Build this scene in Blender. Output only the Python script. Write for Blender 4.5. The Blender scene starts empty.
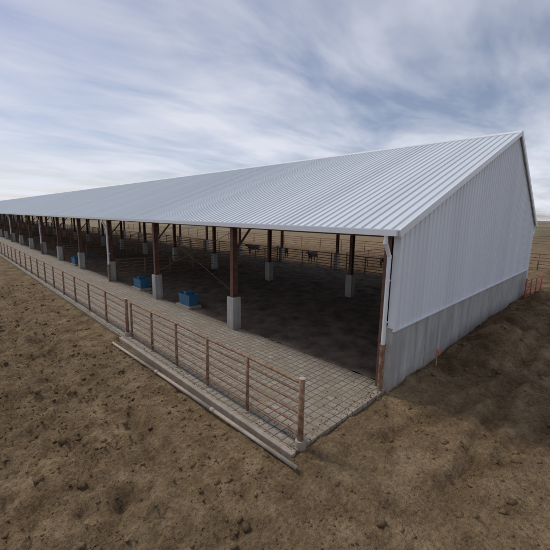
import bpy, bmesh, math, random
import numpy as np
from mathutils import Vector, noise, Matrix
random.seed(4); rng=np.random.default_rng(4)
sc=bpy.context.scene
sc.view_settings.view_transform='Standard'; sc.view_settings.look='None'; sc.view_settings.exposure=0

# ------------------------------------------------------------------ dims
H=4.56; HC=1.886; XR=11.35; ZR=8.86; W=18.2; BAY=7.33; NB=24; L=BAY*NB
FX=-3.70; FH=1.50
SL=(ZR-H)/XR; SB=(ZR-H)/(W-XR)
SUN_EL=math.radians(50); SUN_DIR_AZ=math.radians(100)

# ------------------------------------------------------------------ material helpers
def new_mat(name):
    m=bpy.data.materials.new(name); m.use_nodes=True
    nt=m.node_tree; b=nt.nodes['Principled BSDF']
    return m,nt,b
def N(nt,t,**k):
    n=nt.nodes.new(t)
    for a,v in k.items(): setattr(n,a,v)
    return n
def ramp(nt,fac,stops):
    r=N(nt,'ShaderNodeValToRGB'); e=r.color_ramp.elements
    while len(e)<len(stops): e.new(.5)
    for i,(p,c) in enumerate(stops):
        e[i].position=p; e[i].color=(*c,1) if len(c)==3 else c
    nt.links.new(fac,r.inputs[0]); return r.outputs[0]
def noi(nt,vec,scale,detail=4,rough=.6,dist=0):
    n=N(nt,'ShaderNodeTexNoise'); n.inputs['Scale'].default_value=scale; n.inputs['Detail'].default_value=min(detail,5)
    n.inputs['Roughness'].default_value=rough; n.inputs['Distortion'].default_value=dist
    nt.links.new(vec,n.inputs['Vector']); return n.outputs['Fac']
def mix(nt,f,a,b,mode='MIX'):
    m=N(nt,'ShaderNodeMix',data_type='RGBA',blend_type=mode)
    for s,v in ((0,f),(6,a),(7,b)):
        if isinstance(v,bpy.types.NodeSocket): nt.links.new(v,m.inputs[s])
        elif s==0: m.inputs[0].default_value=v
        else: m.inputs[s].default_value=(*v,1)
    return m.outputs[2]
def mth(nt,op,a,b=None,c=None,clamp=False):
    m=N(nt,'ShaderNodeMath',operation=op); m.use_clamp=clamp
    for i,v in enumerate((a,b,c)):
        if v is None: continue
        if isinstance(v,bpy.types.NodeSocket): nt.links.new(v,m.inputs[i])
        else: m.inputs[i].default_value=v
    return m.outputs[0]
def bump(nt,b,h,strength=.5,dist=.02):
    n=N(nt,'ShaderNodeBump'); n.inputs['Strength'].default_value=strength; n.inputs['Distance'].default_value=dist
    nt.links.new(h,n.inputs['Height']); nt.links.new(n.outputs[0],b.inputs['Normal'])
def pos(nt):
    return N(nt,'ShaderNodeNewGeometry').outputs['Position']
def mapping(nt,vec,scale=(1,1,1),loc=(0,0,0),rot=(0,0,0)):
    m=N(nt,'ShaderNodeMapping'); m.inputs['Scale'].default_value=scale; m.inputs['Location'].default_value=loc; m.inputs['Rotation'].default_value=rot
    nt.links.new(vec,m.inputs['Vector']); return m.outputs[0]

# dirt -------------------------------------------------------------
def make_dirt():
    m,nt,b=new_mat('dirt'); p=pos(nt)
    big=noi(nt,p,.22,3,.6); mid=noi(nt,p,1.3,5,.7); fine=noi(nt,p,13,5,.75)
    c1=ramp(nt,mid,[(.32,(.155,.103,.056)),(.5,(.255,.178,.10)),(.68,(.375,.275,.165))])
    c2=ramp(nt,fine,[(.32,(.45,.43,.41)),(.5,(.95,.95,.95)),(.68,(1.32,1.30,1.26))])
    c=mix(nt,.85,c1,c2,'MULTIPLY')
    c=mix(nt,ramp(nt,big,[(.35,(0,0,0)),(.7,(1,1,1))]),c,mix(nt,1.0,c,(1.2,1.17,1.12),'MULTIPLY'))
    a=N(nt,'ShaderNodeAttribute',attribute_name='soil_dark').outputs['Fac']
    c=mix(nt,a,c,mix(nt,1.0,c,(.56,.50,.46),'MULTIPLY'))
    ln=N(nt,'ShaderNodeVectorMath',operation='LENGTH'); nt.links.new(p,ln.inputs[0])
    far=ramp(nt,mth(nt,'DIVIDE',ln.outputs['Value'],400),[(.12,(0,0,0)),(.35,(1,1,1))])
    fld=ramp(nt,noi(nt,mapping(nt,p,(.004,.02,1)),1,3,.5),[(.4,(.17,.145,.085)),(.5,(.30,.24,.15)),(.6,(.20,.165,.11))])
    c=mix(nt,far,c,fld)
    nt.links.new(c,b.inputs['Base Color']); b.inputs['Roughness'].default_value=.95
    b.inputs['Specular IOR Level'].default_value=.15
    h=mth(nt,'ADD',noi(nt,p,6,5,.75),mth(nt,'MULTIPLY',fine,.6))
    bump(nt,b,h,1.0,.15)
    return m
M_dirt=make_dirt()
def make_simple(name,col,rough=.6,metal=0,var=.25,scale=3,bmp=.0,spec=.5,streak=None):
    m,nt,b=new_mat(name); tc=pos(nt)
    v=tc if not streak else mapping(nt,tc,streak)
    n=noi(nt,v,scale,5,.65)
    lo=tuple(c*(1-var) for c in col); hi=tuple(min(1,c*(1+var)) for c in col)
    c=ramp(nt,n,[(.3,lo),(.7,hi)])
    nt.links.new(c,b.inputs['Base Color']); b.inputs['Roughness'].default_value=rough; b.inputs['Metallic'].default_value=metal
    b.inputs['Specular IOR Level'].default_value=spec
    if bmp: bump(nt,b,noi(nt,tc,scale*8,4,.7),bmp,.01)
    return m
def make_rust():
    m,nt,b=new_mat('rusty_pipe'); p=pos(nt)
    c=ramp(nt,noi(nt,p,7,5,.7),[(.3,(.12,.060,.034)),(.5,(.24,.134,.077)),(.72,(.39,.265,.165))])
    nt.links.new(c,b.inputs['Base Color']); b.inputs['Roughness'].default_value=.75
    return m
M_rust=make_rust()
M_oxide=make_simple('red_oxide_steel',(.14,.068,.048),.7,var=.35,scale=4)
def make_panel(name,base,rough,axis):
    m,nt,b=new_mat(name); p=pos(nt)
    s=N(nt,'ShaderNodeSeparateXYZ'); nt.links.new(p,s.inputs[0])
    idx=mth(nt,'FLOOR',mth(nt,'DIVIDE',s.outputs[axis],.915))
    wn=N(nt,'ShaderNodeTexWhiteNoise',noise_dimensions='1D'); nt.links.new(idx,wn.inputs['W'])
    sc_=(6,.35,.35) if axis==0 else (.35,6,.35)
    st=noi(nt,mapping(nt,p,sc_),1.0,4,.6)
    f=mth(nt,'ADD',mth(nt,'MULTIPLY',wn.outputs[0],.35),mth(nt,'MULTIPLY',st,.65))
    lo=tuple(c*.91 for c in base); hi=tuple(min(1,c*1.05) for c in base)
    c=ramp(nt,f,[(.2,lo),(.8,hi)])
    nt.links.new(c,b.inputs['Base Color']); b.inputs['Roughness'].default_value=rough
    b.inputs['Specular IOR Level'].default_value=.4
    return m
M_roof=make_panel('roof_sheet',(.68,.72,.75),.5,1)
M_side=make_panel('siding_sheet',(.73,.76,.81),.5,0)
M_trim=make_simple('white_trim',(.76,.78,.81),.4,var=.05,scale=2)
M_under=make_simple('sheet_underside',(.50,.50,.50),.6,var=.15,scale=1)
def make_conc(name,base,splash=.55,dark=.62):
    m,nt,b=new_mat(name); p=pos(nt)
    n1=noi(nt,mapping(nt,p,(1,1,.35)),1.6,5,.68); n2=noi(nt,mapping(nt,p,(3.5,3.5,.25)),1.5,4,.6)
    c=ramp(nt,n1,[(.25,tuple(x*.62 for x in base)),(.55,base),(.8,tuple(min(1,x*1.22) for x in base))])
    c=mix(nt,ramp(nt,n2,[(.42,(0,0,0)),(.72,(.8,.8,.8))]),c,tuple(x*dark for x in base))
    s=N(nt,'ShaderNodeSeparateXYZ'); nt.links.new(p,s.inputs[0])
    z=mth(nt,'ADD',s.outputs[2],mth(nt,'MULTIPLY',noi(nt,p,2.5,4,.6),-.7))
    f=ramp(nt,mth(nt,'ADD',z,.5),[(.05,(1,1,1)),(.55,(0,0,0))])
    c=mix(nt,mth(nt,'MULTIPLY',f,splash),c,(.25,.17,.11))
    nt.links.new(c,b.inputs['Base Color']); b.inputs['Roughness'].default_value=.85
    bump(nt,b,noi(nt,p,18,5,.75),.6,.02); return m
M_conc=make_conc('cast_concrete',(.44,.43,.41),.6,.58)
M_curb=make_conc('curb_concrete',(.46,.42,.36),.5)
def make_slab():
    m,nt,b=new_mat('grooved_concrete'); p=pos(nt)
    w=N(nt,'ShaderNodeVectorMath',operation='ADD')
    sc_=N(nt,'ShaderNodeVectorMath',operation='SCALE'); sc_.inputs['Scale'].default_value=.06
    nn=N(nt,'ShaderNodeTexNoise'); nn.inputs['Scale'].default_value=1.5; nt.links.new(p,nn.inputs['Vector'])
    nt.links.new(nn.outputs['Color'],sc_.inputs[0]); nt.links.new(p,w.inputs[0]); nt.links.new(sc_.outputs[0],w.inputs[1])
    br=N(nt,'ShaderNodeTexBrick'); br.offset=0; br.inputs['Scale'].default_value=1
    br.inputs['Brick Width'].default_value=.24; br.inputs['Row Height'].default_value=.24
    br.inputs['Mortar Size'].default_value=.020; br.inputs['Mortar Smooth'].default_value=.6; br.inputs['Bias'].default_value=0
    br.inputs['Color1'].default_value=(.38,.34,.285,1); br.inputs['Color2'].default_value=(.29,.255,.21,1); br.inputs['Mortar'].default_value=(.11,.088,.066,1)
    nt.links.new(w.outputs[0],br.inputs['Vector'])
    n1=noi(nt,p,.8,5,.7); n2=noi(nt,p,9,5,.75)
    c=mix(nt,.8,br.outputs['Color'],ramp(nt,n2,[(.3,(.5,.48,.45)),(.65,(1.18,1.17,1.15))]),'MULTIPLY')
    c=mix(nt,ramp(nt,n1,[(.42,(0,0,0)),(.68,(.88,.88,.88))]),c,mix(nt,n2,(.15,.11,.075),(.32,.25,.17)))
    nt.links.new(c,b.inputs['Base Color']); b.inputs['Roughness'].default_value=.88
    h=mth(nt,'ADD',mth(nt,'MULTIPLY',br.outputs['Fac'],-1.0),mth(nt,'MULTIPLY',n2,.5))
    bump(nt,b,h,.6,.015); return m
M_slab=make_slab()
M_bed=make_simple('bedding',(.150,.116,.090),.95,var=.5,scale=1.3,bmp=.9,spec=.1)
M_blue=make_simple('blue_poly',(.03,.13,.23),.5,var=.15,scale=3)
M_cow=make_simple('cow_hide',(.020,.015,.012),.8,var=.4,scale=4)
M_red=make_simple('red_oxide_gate',(.36,.10,.06),.6,var=.25,scale=4)
M_orange=make_simple('orange_flag',(.85,.16,.03),.6,var=.1)
M_wood=make_simple('raw_wood',(.38,.27,.16),.8,var=.2,scale=6)
M_pvc=make_conc('dusty_pipe',(.52,.49,.43),.6)

# ------------------------------------------------------------------ geometry helpers
def obj_from(name,verts,faces,mat,parent=None,smooth=False):
    me=bpy.data.meshes.new(name); me.from_pydata([tuple(v) for v in verts],[],faces); me.update()
    if smooth:
        for p in me.polygons: p.use_smooth=True
    o=bpy.data.objects.new(name,me); sc.collection.objects.link(o)
    if mat: me.materials.append(mat)
    if parent: o.parent=parent
    return o
def empty(name,loc=(0,0,0)):
    e=bpy.data.objects.new(name,None); e.location=loc; sc.collection.objects.link(e); return e
class MB:
    def __init__(s): s.v=[]; s.f=[]
    def box(s,x0,x1,y0,y1,z0,z1):
        n=len(s.v)
        s.v+=[(x0,y0,z0),(x1,y0,z0),(x1,y1,z0),(x0,y1,z0),(x0,y0,z1),(x1,y0,z1),(x1,y1,z1),(x0,y1,z1)]
        s.f+=[tuple(n+i for i in q) for q in ((0,3,2,1),(4,5,6,7),(0,1,5,4),(1,2,6,5),(2,3,7,6),(3,0,4,7))]
    def tube(s,a,b,r,seg=8,r2=None,cap=True):
        a=Vector(a); b=Vector(b); d=(b-a).normalized(); r2=r if r2 is None else r2
        u=d.orthogonal().normalized(); w=d.cross(u); n=len(s.v)
        for P,rr in ((a,r),(b,r2)):
            for i in range(seg):
                t=2*math.pi*i/seg; s.v.append(tuple(P+u*math.cos(t)*rr+w*math.sin(t)*rr))
        for i in range(seg):
            j=(i+1)%seg; s.f.append((n+i,n+j,n+seg+j,n+seg+i))
        if cap:
            s.f.append(tuple(n+seg-1-i for i in range(seg))); s.f.append(tuple(n+seg+i for i in range(seg)))
    def beam(s,a,b,w,h):
        a=Vector(a); b=Vector(b); d=(b-a).normalized()
        up=Vector((0,0,1)) if abs(d.z)<.95 else Vector((0,1,0))
        r=d.cross(up).normalized(); u=r.cross(d); n=len(s.v)
        for P in (a,b):
            for sx,sy in ((-1,-1),(1,-1),(1,1),(-1,1)): s.v.append(tuple(P+r*sx*w/2+u*sy*h/2))
        s.f+=[tuple(n+i for i in q) for q in ((0,3,2,1),(4,5,6,7),(0,1,5,4),(1,2,6,5),(2,3,7,6),(3,0,4,7))]
    def ih(s,x,y,z0,z1,w=.22,d=.30,t=.02):
        s.box(x-d/2,x-d/2+t,y-w/2,y+w/2,z0,z1); s.box(x+d/2-t,x+d/2,y-w/2,y+w/2,z0,z1)
        s.box(x-d/2+t,x+d/2-t,y-t/2,y+t/2,z0,z1)
    def done(s,name,mat,parent=None,smooth=False): return obj_from(name,s.v,s.f,mat,parent,smooth)

# ------------------------------------------------------------------ terrain
def axis(lo,hi,fine_lo,fine_hi,step,grow=1.12):
    a=list(np.arange(fine_lo,fine_hi+1e-6,step)); d=step; x=fine_hi
    while x<hi: d=min(d*grow,120); x+=d; a.append(x)
    d=step; x=fine_lo
    while x>lo: d=min(d*grow,120); x-=d; a.insert(0,x)
    return np.array(a)
SX0,SX1=-4.25,W+.2; SY0,SY1=0.0,L
def ss(a,b,x):
    t=min(1,max(0,(x-a)/(b-a))); return t*t*(3-2*t)
def inside(x,y):
    x0=-4.2 if y<9.4 else -3.95
    return min(x-x0,SX1-x,y-SY0,SY1-y)
TR=((-2.6,-.02),(-4.4,-.02),(-1.6,-.34),(-3.3,-.34))
def trc(off,slp,x): return off+.30*math.sin(x*.25)+x*slp
def hfun(x,y):
    p=Vector((x,y,0))
    d=inside(x,y)
    r=math.hypot(x+5,y)
    n=noise.fractal(p*.35,1,2,4)*.10+ (noise.fractal(p*1.8,.7,2,5)*.05 if r<60 else 0)
    h=-.03+n
    if x<-4.2:
        k=ss(4.3,6.5,-x)
        rough=(noise.fractal(p*2.4+Vector((7,1,3)),.5,2,5)*.12+ max(0,noise.noise(p*3.5+Vector((3,3,3))))*.13+abs(noise.noise(p*1.1+Vector((1,8,3))))*.28-.08) if r<60 else 0
        h+= -.06*(1-k) + k*(.02+rough)+ .22*k*noise.noise(Vector((x*.55,y*.15,2)))
    if y<0 and -.5<x<W+4:
        q=math.exp(-((y+1.3)/1.15)**2)*ss(.8,4.5,x)
        h+=q*(.26+.30*noise.noise(p*.5)+.26*abs(noise.noise(p*2.1)))
        q=math.exp(-((y+2.0)/1.4)**2-((x-10.5)/4.5)**2); h+=.50*q*(1+.5*noise.noise(p*.9))
    if r<40 and y<-.6:
        for off,slp in TR:
            c=trc(off,slp,x)
            e=ss(-4.5,-1,x)
            g=math.exp(-((y-c)/.22)**4)
            h-=.10*g*e*(1+.35*math.sin(x*17+ (1 if y>c else -1)*1.2)); h+=.055*math.exp(-((abs(y-c)-.34)/.11)**2)*e
    if d>-.35:
        edge=noise.noise(p*1.3)*.25+noise.noise(p*4)*.10
        amp=.9 if y<1.2 else .12
        t=ss(-.35,.35,d+edge*amp) if y<1.2 else ss(-.2,.15,d+edge*amp)
        h=h*(1-t)+(-.16)*t+(.03*(1-t) if y<1.2 else 0)
        if d>.9: h=-.25
    R=max(0,r-70)
    if R>0:
        h+=ss(0,250,R)*(1.3+1.9*noise.noise(Vector((x*.006,y*.006,5))))
    return h
xs=axis(-1500,2500,-13,15,.09); ys=axis(-1500,2500,-8,14,.09)
nx,ny=len(xs),len(ys)
V=np.zeros((ny,nx,3)); V[:,:,0]=xs[None,:]; V[:,:,1]=ys[:,None]
soil_dark=np.zeros((ny,nx))  # per-vertex ground darkening: gable wall foot, wheel tracks, back yard
for j in range(ny):
    for i in range(nx):
        x=float(xs[i]);y=float(ys[j])
        V[j,i,2]=hfun(x,y)
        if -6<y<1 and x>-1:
            soil_dark[j,i]=min(1,max(0,math.exp(-((y+1.0)/1.5)**2)*ss(.5,3,x)*(.8+1.2*noise.noise(Vector((x*.8,y*1.2,1))))))  # ground colour goes darker in a noisy band along the gable wall foot
        if y<-.6 and -6<x<30:
            for off,slp in TR:
                soil_dark[j,i]=max(soil_dark[j,i],.35*math.exp(-((y-trc(off,slp,x))/.26)**4)*ss(-4.5,-1,x)*(1+.8*noise.noise(Vector((x*2,y*2,4)))))
        if y>2 and 18<x<36: soil_dark[j,i]=min(1,max(0,(1-ss(30,36,x))*(1.1+.6*noise.noise(Vector((x*.4,y*.3,1))))))
me=bpy.data.meshes.new('ground'); 
idx=np.arange(nx*ny).reshape(ny,nx)
F=np.stack([idx[:-1,:-1],idx[:-1,1:],idx[1:,1:],idx[1:,:-1]],-1).reshape(-1,4)
def npmesh(me,V,F,k):
    me.vertices.add(len(V)); me.vertices.foreach_set('co',V.astype(np.float32).ravel())
    me.loops.add(F.size); me.loops.foreach_set('vertex_index',F.astype(np.int32).ravel())
    me.polygons.add(len(F)); me.polygons.foreach_set('loop_start',np.arange(0,F.size,k,dtype=np.int32))
    me.update(calc_edges=True)
npmesh(me,V.reshape(-1,3),F,4)
me.polygons.foreach_set('use_smooth',np.ones(len(F),bool))
at=me.attributes.new('soil_dark','FLOAT','POINT'); at.data.foreach_set('value',soil_dark.astype(np.float32).ravel())
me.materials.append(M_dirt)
g=bpy.data.objects.new('ground',me); sc.collection.objects.link(g)

# clods ------------------------------------------------------------
bm=bmesh.new(); bmesh.ops.create_icosphere(bm,subdivisions=1,radius=1); bm.verts.ensure_lookup_table()
iv=np.array([v.co[:] for v in bm.verts]); itf=np.array([[v.index for v in f.verts] for f in bm.faces]); bm.free()
CV=[];CF=[];n0=0;cnt=0
while cnt<30000:
    x=rng.uniform(-20,14) ; y=rng.uniform(-8,26)
    if x>-4.4 and y>-.05: continue
    left=x<-4.3
    if not left and rng.random()<.4: continue
    if noise.noise(Vector((x*.6,y*.6,9)))<-.15+rng.uniform(-.5,.2): continue
    s=.010+.013*rng.pareto(2.4)
    s=min(s,.085)
    jit=1+rng.uniform(-.35,.35,(len(iv),1))
    sc3=np.array([rng.uniform(.7,1.4),rng.uniform(.7,1.4),rng.uniform(.5,.9)])
    a=rng.uniform(0,6.28); R=np.array([[math.cos(a),-math.sin(a),0],[math.sin(a),math.cos(a),0],[0,0,1]])
    vv=(iv*jit*sc3*s)@R.T+np.array([x,y,hfun(x,y)+s*.12])
    CV.append(vv); CF.append(itf+n0); n0+=len(iv); cnt+=1
for _ in range(1100):
    if rng.random()<.5: x=rng.uniform(-4,.1); y=abs(rng.normal(0,.5))+.02
    else: x=-3.95+abs(rng.normal(0,.30)); y=rng.uniform(0,20)
    s=.005+.007*rng.pareto(3); s=min(s,.022)
    vv=(iv*(1+rng.uniform(-.3,.3,(len(iv),1)))*s)+np.array([x,y,s*.4+.001])
    CV.append(vv); CF.append(itf+n0); n0+=len(iv)
me=bpy.data.meshes.new('dirt_clods'); npmesh(me,np.concatenate(CV),np.concatenate(CF),3); me.materials.append(M_dirt)
sc.collection.objects.link(bpy.data.objects.new('dirt_clods',me))

# ------------------------------------------------------------------ slab, bedding, curbs
b=MB()
y=0.0; joint=3.66
while y<L:
    y1=min(y+joint,L); b.box(-3.95,.28,y,y1-.018,-.3,0.0); y=y1
b.done('feed_alley_pavement',M_slab)
b=MB(); b.box(-4.08,-3.956,-.05,9.4,-.3,.022)
o=b.done('concrete_kerb',M_curb)
mod=o.modifiers.new('bev','BEVEL'); mod.width=.015; mod.segments=2
b=MB(); P=[(-4.26,-.35),(-4.30,2.5),(-4.36,5.5),(-4.46,9.0)]
for (xa,ya),(xb_,yb_) in zip(P[:-1],P[1:]): b.tube((xa,ya,.0),(xb_,yb_,.0),.045,12,cap=True)
for (xa,ya) in P[1:3]: b.tube((xa,ya-.08,.0),(xa,ya+.08,.0),.054,12)
b.done('ground_pipe',M_pvc,None,True)
xb=np.linspace(.285,W-.15,90); yb=np.concatenate([np.linspace(.14,30,190),np.linspace(30.6,L,140)])
VB=np.zeros((len(yb),len(xb),3)); VB[:,:,0]=xb; VB[:,:,1]=yb[:,None]
for j in range(len(yb)):
    for i in range(len(xb)):
        q=Vector((xb[i],yb[j],0)); VB[j,i,2]=-.03+.10*noise.fractal(q*1.1,.7,2,4)+ .06*ss(.3,2,xb[i])
idx=np.arange(VB.shape[0]*VB.shape[1]).reshape(VB.shape[:2])
F=np.stack([idx[:-1,:-1],idx[:-1,1:],idx[1:,1:],idx[1:,:-1]],-1).reshape(-1,4)
me=bpy.data.meshes.new('bedding'); npmesh(me,VB.reshape(-1,3),F,4); me.polygons.foreach_set('use_smooth',np.ones(len(F),bool)); me.materials.append(M_bed)
sc.collection.objects.link(bpy.data.objects.new('barn_bedding_floor',me))

# ------------------------------------------------------------------ BARN
barn=empty('cattle_barn')
RO=.16
def zroof(x): return H+RO+SL*x if x<=XR else H+RO+SL*XR-SB*(x-XR)
EX=-.35; WX=W+.25; GY=-.2
def roof_side(name,xa,xb):
    pts=[];y=GY
    while y<L+.3:
        pts+= [(y,0),(y+.225,0),(y+.24,.040),(y+.275,.040),(y+.29,0)]; y+=.305
    pts.append((min(y,L+.4),0))
    za,zb=zroof(xa),zroof(xb)
    d=Vector((xb-xa,0,zb-za)).normalized(); n=Vector((-d.z,0,d.x)); n=n if n.z>0 else -n
    v=[];f=[]
    for (yy,hh) in pts:
        v.append(Vector((xa,yy,za))+n*hh); v.append(Vector((xb,yy,zb))+n*hh)
    for i in range(len(pts)-1): f.append((2*i,2*i+1,2*i+3,2*i+2))
    return obj_from(name,v,f,mat=M_roof,parent=barn)
roof_side('roof_front',EX,XR); roof_side('roof_back',XR,WX)
b=MB()
for xa,xb_ in ((EX+.02,XR),(XR,WX-.02)):
    n=len(b.v); b.v+=[(xa,GY+.02,zroof(xa)-.02),(xb_,GY+.02,zroof(xb_)-.02),(xb_,L,zroof(xb_)-.02),(xa,L,zroof(xa)-.02)]; b.f.append((n,n+1,n+2,n+3))
b.done('roof_underside',M_under,barn)
v=[]
for yy in (GY-.05,L+.3):
    v+=[(XR-.30,yy,zroof(XR-.30)+.05),(XR,yy,zroof(XR)+.075),(XR+.30,yy,zroof(XR+.30)+.05),(XR+.3,yy,zroof(XR+.3)-.0),(XR-.3,yy,zroof(XR-.3)+.0)]
f=[(0,5,6,1),(1,6,7,2),(2,7,8,3),(0,4,9,5)]
obj_from('ridge_cap',v,f,M_trim,barn)
b=MB()
for xa,xb_ in ((EX-.02,XR),(XR,WX+.02)):
    b.beam((xa,GY-.035,zroof(xa)-.05),(xb_,GY-.035,zroof(xb_)-.05),.05,.20)
b.done('rake_trim',M_trim,barn)
def siding(y0,name,sgn):
    pts=[];x=0.0
    while x<W-.02:
        pts+=[(x,0),(x+.215,0),(x+.235,.035),(x+.275,.035),(x+.295,0)]; x+=.305
    pts=[p for p in pts if p[0]<W]+[(W,0),]
    v=[];f=[]
    for x,h in pts: v.append((x,y0+sgn*h,HC-.06)); v.append((x,y0+sgn*h,zroof(x)-.03))
    for i in range(len(pts)-1): f.append((2*i,2*i+2,2*i+3,2*i+1))
    return obj_from(name,v,f,M_side,barn)
siding(-.10,'gable_siding',-1); siding(L+.10,'gable_siding_end',1)
b=MB(); x=-.02
while x<W:
    x1=min(x+2.44,W+.02); b.box(x,x1-.02,-.085,.14,-.6,HC); x=x1
b.box(0,W,-.06,.12,-.6,HC-.01)
b.box(-.02,W,L-.1,L+.09,-.6,HC)
b.done('foundation_wall',M_conc,barn)
b=MB()
b.box(-.05,.10,-.145,-.103,HC-.06,zroof(0)-.08)
b.box(-.05,-.02,-.103,.06,HC-.02,zroof(0)-.08)
b.box(W-.10,W+.05,-.145,-.103,HC-.06,zroof(W)-.08); b.box(W+.02,W+.05,-.103,.12,HC-.02,zroof(W)-.08)
b.box(-.05,W+.05,-.150,-.087,HC-.10,HC-.062)
b.done('corner_trim',M_trim,barn)
gx=EX-.02
b=MB(); gz=zroof(EX)+.05
b.box(gx-.13,gx-.115,GY,L+.2,gz-.17,gz-.02); b.box(gx-.115,gx+.0,GY,L+.2,gz-.17,gz-.155); b.box(gx,gx+.015,GY,L+.2,gz-.17,gz+.0)
b.box(gx-.115,gx,GY,GY+.01,gz-.155,gz-.02)
b.done('gutter',M_trim,barn)
def downspout(y,name,zend=1.35):
    b=MB(); r=.058
    x0=gx-.06
    pts=[(x0,y,gz-.14),(x0,y,gz-.34),(-.17,y+.0,gz-.75),(-.17,y,zend)]
    for i in range(3):
        b.tube(pts[i],pts[i+1],r,12)
        if i: b.tube((pts[i][0],y,pts[i][2]-.05),(pts[i][0],y,pts[i][2]+.05),r+.006,12)
    for z in (2.0,3.2): b.box(-.24,-.0,y-.02,y+.02,z,z+.04)
    b.done(name,M_trim,barn)
    b=MB(); b.tube((-.17,y,-.1),(-.17,y,zend+.02),.075,12); b.tube((-.17,y,zend-.12),(-.17,y,zend+.05),.085,12); b.done(name+'_boot',M_rust,barn)
downspout(.10,'downspout')
for k in (3,6,9,12,15,18): downspout(k*BAY-.3,'downspout_%d'%k,1.2)
b=MB(); zr_=zroof(WX)
b.tube((WX+.02,-.12,zr_-.1),(WX+.02,-.12,zr_-.35),.06,12); b.tube((WX+.02,-.12,zr_-.35),(W+.14,-.06,zr_-.7),.06,12); b.tube((W+.14,-.06,zr_-.7),(W+.14,-.06,.1),.06,12)
b.done('rear_downspout',M_trim,barn)
cols=MB(); pier=MB(); raf=MB(); 
for k in range(NB+1):
    y=k*BAY + (.24 if k==0 else 0)
    for x in (0.12,9.2,W-.15):
        zt=zroof(x)-.30
        cols.ih(x,y,1.43 if k>0 or x>0.2 else 0,zt,.2,.26)
        if k>0 or x>1: 
            pier.box(x-.22,x+.22,y-.22,y+.22,-.3,1.42)
            cols.box(x-.17,x+.17,y-.15,y+.15,1.422,1.45)
    raf.beam((0.0,y,zroof(0)-.30),(XR,y,zroof(XR)-.38),.15,.30)
    raf.beam((W,y,zroof(W)-.30),(XR,y,zroof(XR)-.38),.15,.30)
    raf.beam((.2,y,3.4),(1.5,y,zroof(1.5)-.4),.07,.07)
cols.done('steel_columns',M_oxide,barn); raf.done('rafters',M_oxide,barn)
o=pier.done('column_piers',M_conc,barn)
mod=o.modifiers.new('bev','BEVEL'); mod.width=.02; mod.segments=2
b=MB()
for x in list(np.arange(.1,XR,1.25))+list(np.arange(XR+.6,W,1.25)):
    b.box(x-.03,x+.03,0.05,L,zroof(x)-.17,zroof(x)-.04)
b.box(-.06,.02,.1,L,zroof(0)-.32,zroof(0)-.12)
b.done('purlins',M_oxide,barn)
b=MB()
for k in (1,7,13,19):
    for s in (0,1):
        b.tube((.12,(k+s)*BAY,1.6),(.12,(k+1-s)*BAY,H-.3),.010,6)
b.done('rod_bracing',M_oxide,barn)

# ------------------------------------------------------------------ fences
def pipe_fence(name,p0,p1,spacing,height,rails,mat,rp=.045,rr=.028,base=-.2,footing=False):
    p0=Vector(p0);p1=Vector(p1); e=empty(name,p0)
    d=p1-p0; Ln=d.length; n=max(1,round(Ln/spacing)); d.normalize()
    b=MB(); ft=MB()
    for i in range(n+1):
        q=d*(Ln*i/n)
        jx=rng.normal(0,.008)
        big=(i==0 and footing)
        r=rp*(1.45 if big else 1)
        hh=height+(.08 if big else .03)
        b.tube((q.x,q.y,base),(q.x+jx,q.y,hh),r,12)
        if footing: ft.tube((q.x,q.y,-.05),(q.x,q.y,.14 if i==0 else .04),.13 if i==0 else .09,16,r2=.115 if i==0 else .08)
        if big: ft.tube((q.x,q.y,hh),(q.x,q.y,hh+.015),r*1.05,12)
    for ri in range(rails):
        z=.24+(height-.24)*ri/(rails-1)
        rad=rr*1.35 if ri==rails-1 else rr
        pp=None
        for i in range(n+1):
            q=d*(Ln*i/n)
            cur=(q.x,q.y,z+rng.normal(0,.012))
            if pp: b.tube(pp,cur,rad,8,cap=False)
            pp=cur
    b.done('pipes',mat,e,True)
    if footing: ft.done('footings',M_curb,e,False)
    return e
pipe_fence('pipe_fence',(FX,.05,0),(FX,9.0,0),1.75,FH-.02,6,M_rust,footing=True)
pipe_fence('pipe_fence',(FX,9.45,0),(FX,L,0),2.4,FH-.05,5,M_rust,footing=True)
pipe_fence('pen_fence',(W-.4,.5,0),(W-.4,L,0),3.66,1.5,6,M_rust,rp=.06,rr=.034)
pipe_fence('pen_fence',(9.2,3*BAY+.3,0),(9.2,L,0),2.44,1.4,5,M_rust,rp=.05,rr=.032)
for k in range(3,20,2):
    pipe_fence('pen_fence',(.5,k*BAY,0),(W-.5,k*BAY,0),2.2,1.5,6,M_rust,rp=.05,rr=.032)
pipe_fence('yard_fence',(34,-30,0),(34,120,0),4,1.6,5,M_rust,rp=.06,rr=.04)
pipe_fence('yard_fence',(W+.5,14,0),(34,14,0),4,1.6,5,M_rust,rp=.06,rr=.04)
pipe_fence('yard_fence',(75,-60,.2),(75,160,.2),5,1.7,4,M_rust,rp=.08,rr=.05)
def gate(name,p0,p1,h,mat):
    p0=Vector(p0);p1=Vector(p1); e=empty(name,p0); d=p1-p0; b=MB()
    for z in np.linspace(.25,h,6): b.tube((0,0,z),(d.x,d.y,z),.025,8)
    for t in (0,.33,.66,1): b.tube((d.x*t,d.y*t,.2 if 0<t<1 else -.2),(d.x*t,d.y*t,h+(.15 if t in (0,1) else 0)),.03 if 0<t<1 else .05,8)
    b.tube((0,0,.25),(d.x*.33,d.y*.33,h),.02,8)
    b.done('gate_frame',mat,e,True); return e
gate('livestock_gate',(W-1.9,-.45,.05),(W+1.2,-.75,.05),1.25,M_red)
e=empty('survey_stake',(2.75,-.38,0)); b=MB(); b.box(-.02,.02,-.012,.012,-.1,.62); b.done('stake',M_wood,e)
b=MB(); b.box(-.028,.028,-.02,.02,.47,.63); b.beam((0,-.02,.56),(.08,-.05,.42),.035,.03); b.done('flagging',M_orange,e)

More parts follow.
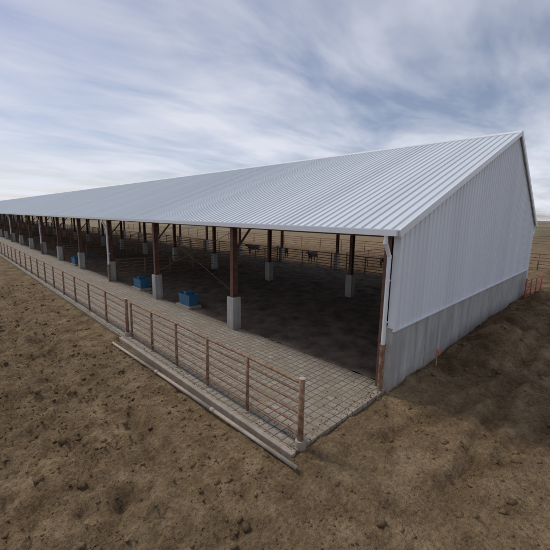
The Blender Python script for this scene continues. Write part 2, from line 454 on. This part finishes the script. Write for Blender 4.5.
# ------------------------------------------------------------------ waterers
def waterer(loc,rot=0,s0=.72):
    e=empty('livestock_waterer',loc); e.rotation_euler[2]=rot
    bm=bmesh.new(); bmesh.ops.create_cube(bm,size=1)
    for v in bm.verts:
        v.co.z+=.5; s=1.0 if v.co.z<.5 else 1.08
        v.co.x*=.75*s*s0; v.co.y*=1.5*s*s0; v.co.z*=.62
    top=[f for f in bm.faces if f.normal.z>.9]
    bmesh.ops.inset_region(bm,faces=top,thickness=.06)
    for f in top:
        for v in f.verts: v.co.z-=.2
    bmesh.ops.bevel(bm,geom=list(bm.edges),offset=.025,segments=2,affect='EDGES')
    me=bpy.data.meshes.new('trough'); bm.to_mesh(me); bm.free(); me.materials.append(M_blue)
    o=bpy.data.objects.new('trough',me); sc.collection.objects.link(o); o.parent=e; o.location.z=.12
    b=MB(); b.box(-.38,.38,-.68,.68,-.1,.115); b.done('pad',M_curb,e)
    b=MB(); b.box(-.22,.22,-.12,.12,.66,.84); b.done('valve_cover',M_blue,e)
for l in ((.55,11.9,0),(.5,17.8,0),(.4,32,0)): waterer(l)

# ------------------------------------------------------------------ cattle
def cow(loc,rot,graze=False,s=1.0,mat=None):
    P=[]; E=[]; R=[]
    def add(p,r,par=None):
        P.append(p); R.append(r); i=len(P)-1
        if par is not None: E.append((par,i))
        return i
    hip=add((-.62,0,1.12),(.27,.30)); 
    rump=add((-.88,0,1.10),(.17,.20),hip)
    b1=add((-.2,0,1.02),(.33,.36),hip); b2=add((.25,0,1.0),(.32,.36),b1); sh=add((.62,0,1.03),(.25,.33),b2)
    if graze: nk=add((.98,0,.90),(.14,.19),sh); hd=add((1.22,0,.55),(.12,.13),nk); mz=add((1.34,0,.25),(.075,.075),hd)
    else: nk=add((1.0,0,1.22),(.14,.19),sh); hd=add((1.28,0,1.34),(.12,.13),nk); mz=add((1.58,0,1.18),(.075,.075),hd)
    for sy in (-1,1):
        ear=add((P[hd][0]-.06,sy*.16,P[hd][2]+.06),(.04,.025),hd); add((P[hd][0]-.08,sy*.28,P[hd][2]+.03),(.03,.015),ear)
        a=add((.60,sy*.17,.72),(.11,.11),sh); k=add((.62,sy*.17,.42),(.06,.06),a); f=add((.60,sy*.17,.12),(.042,.042),k); add((.64,sy*.17,.02),(.055,.055),f)
        a=add((-.60,sy*.18,.80),(.15,.13),hip); k=add((-.74,sy*.18,.50),(.06,.055),a); f=add((-.68,sy*.18,.13),(.042,.042),k); add((-.64,sy*.18,.02),(.055,.055),f)
    t=add((-1.0,0,.95),(.03,.03),rump); t2=add((-1.04,0,.55),(.02,.02),t); add((-1.04,0,.4),(.035,.035),t2)
    me=bpy.data.meshes.new('cow'); me.from_pydata(P,E,[]); me.update()
    o=bpy.data.objects.new('cow',me); sc.collection.objects.link(o)
    md=o.modifiers.new('skin','SKIN')
    for i,v in enumerate(me.skin_vertices[0].data): v.radius=R[i]; v.use_root=(i==0)
    md.use_smooth_shade=True
    o.modifiers.new('sub','SUBSURF').levels=1; o.modifiers['sub'].render_levels=2
    me.materials.append(mat or M_cow); o.location=loc; o.rotation_euler[2]=rot; o.scale=(s,s,s); return o
cl=[(20.2,9.5,2.9,0),(22.5,12.3,.6,1),(20.8,7.0,1.9,0),(24.5,8.3,-1.0,0),(20.4,19.5,3.3,0),(21.2,24.8,1.4,0),(20.5,29.5,3.0,0)]
for (x,y,r_,gz_) in cl: cow((x,y,hfun(x,y)),r_,bool(gz_),.92)

# ------------------------------------------------------------------ camera, light, world
cam=bpy.data.cameras.new('camera'); co=bpy.data.objects.new('camera',cam); sc.collection.objects.link(co); sc.camera=co
yaw,pit,rol=.7927,-.1708,.0172
fw=Vector((math.cos(yaw)*math.cos(pit),math.sin(yaw)*math.cos(pit),math.sin(pit)))
r=Vector((math.sin(yaw),-math.cos(yaw),0)); u=r.cross(fw)
r2=r*math.cos(rol)+u*math.sin(rol); u2=-r*math.sin(rol)+u*math.cos(rol)
CP=Vector((-8.887,-4.342,4.936))
co.matrix_world=Matrix(((r2.x,u2.x,-fw.x,CP.x),(r2.y,u2.y,-fw.y,CP.y),(r2.z,u2.z,-fw.z,CP.z),(0,0,0,1)))
cam.sensor_width=36; cam.lens=36*343.96/550; cam.clip_end=6000; cam.clip_start=.1

sd=Vector((math.cos(SUN_DIR_AZ)*math.cos(SUN_EL),math.sin(SUN_DIR_AZ)*math.cos(SUN_EL),math.sin(SUN_EL)))
sl=bpy.data.lights.new('sun','SUN'); sl.energy=1.8; sl.angle=math.radians(11); sl.color=(1,.95,.87)
so=bpy.data.objects.new('sun',sl); so.rotation_euler=sd.to_track_quat('Z','Y').to_euler(); sc.collection.objects.link(so)
w=bpy.data.worlds.new('World'); sc.world=w; w.use_nodes=True; nt=w.node_tree; nt.nodes.clear()
out=N(nt,'ShaderNodeOutputWorld'); bg=N(nt,'ShaderNodeBackground'); bg.inputs['Strength'].default_value=.14
sky=N(nt,'ShaderNodeTexSky',sky_type='NISHITA'); sky.sun_disc=False; sky.sun_elevation=SUN_EL
sky.sun_rotation=math.pi/2-SUN_DIR_AZ
tc=N(nt,'ShaderNodeTexCoord').outputs['Generated']
s=N(nt,'ShaderNodeSeparateXYZ'); nt.links.new(tc,s.inputs[0])
zz=mth(nt,'ADD',mth(nt,'MAXIMUM',s.outputs[2],0),.12)
cx=mth(nt,'DIVIDE',s.outputs[0],zz); cy=mth(nt,'DIVIDE',s.outputs[1],zz)
cb=N(nt,'ShaderNodeCombineXYZ'); nt.links.new(cx,cb.inputs[0]); nt.links.new(cy,cb.inputs[1])
v1=mapping(nt,cb.outputs[0],(.7,1.4,1),rot=(0,0,math.radians(48)))
n1=noi(nt,v1,1.1,5,.56,.35); n2=noi(nt,mapping(nt,cb.outputs[0],(1,1,1),(3,8,0)),.6,4,.5)
cov=ramp(nt,mth(nt,'ADD',mth(nt,'MULTIPLY',n1,.65),mth(nt,'MULTIPLY',n2,.5)),[(.47,(0,0,0)),(.57,(.45,.45,.45)),(.69,(1,1,1))])
elev=ramp(nt,s.outputs[2],[(0,(1,1,1)),(.16,(.72,.72,.72)),(.5,(.28,.28,.28))])
cloudcol=mix(nt,elev,(4.3,4.45,5.1),(5.6,5.85,6.5))
dens=mth(nt,'ADD',mth(nt,'MULTIPLY',cov,.85),mth(nt,'MULTIPLY',elev,.25),clamp=True)
skyd=mix(nt,1.0,sky.outputs[0],(.60,.57,.61),'MULTIPLY')
c=mix(nt,dens,skyd,cloudcol)
nt.links.new(c,bg.inputs[0]); nt.links.new(bg.outputs[0],out.inputs[0])
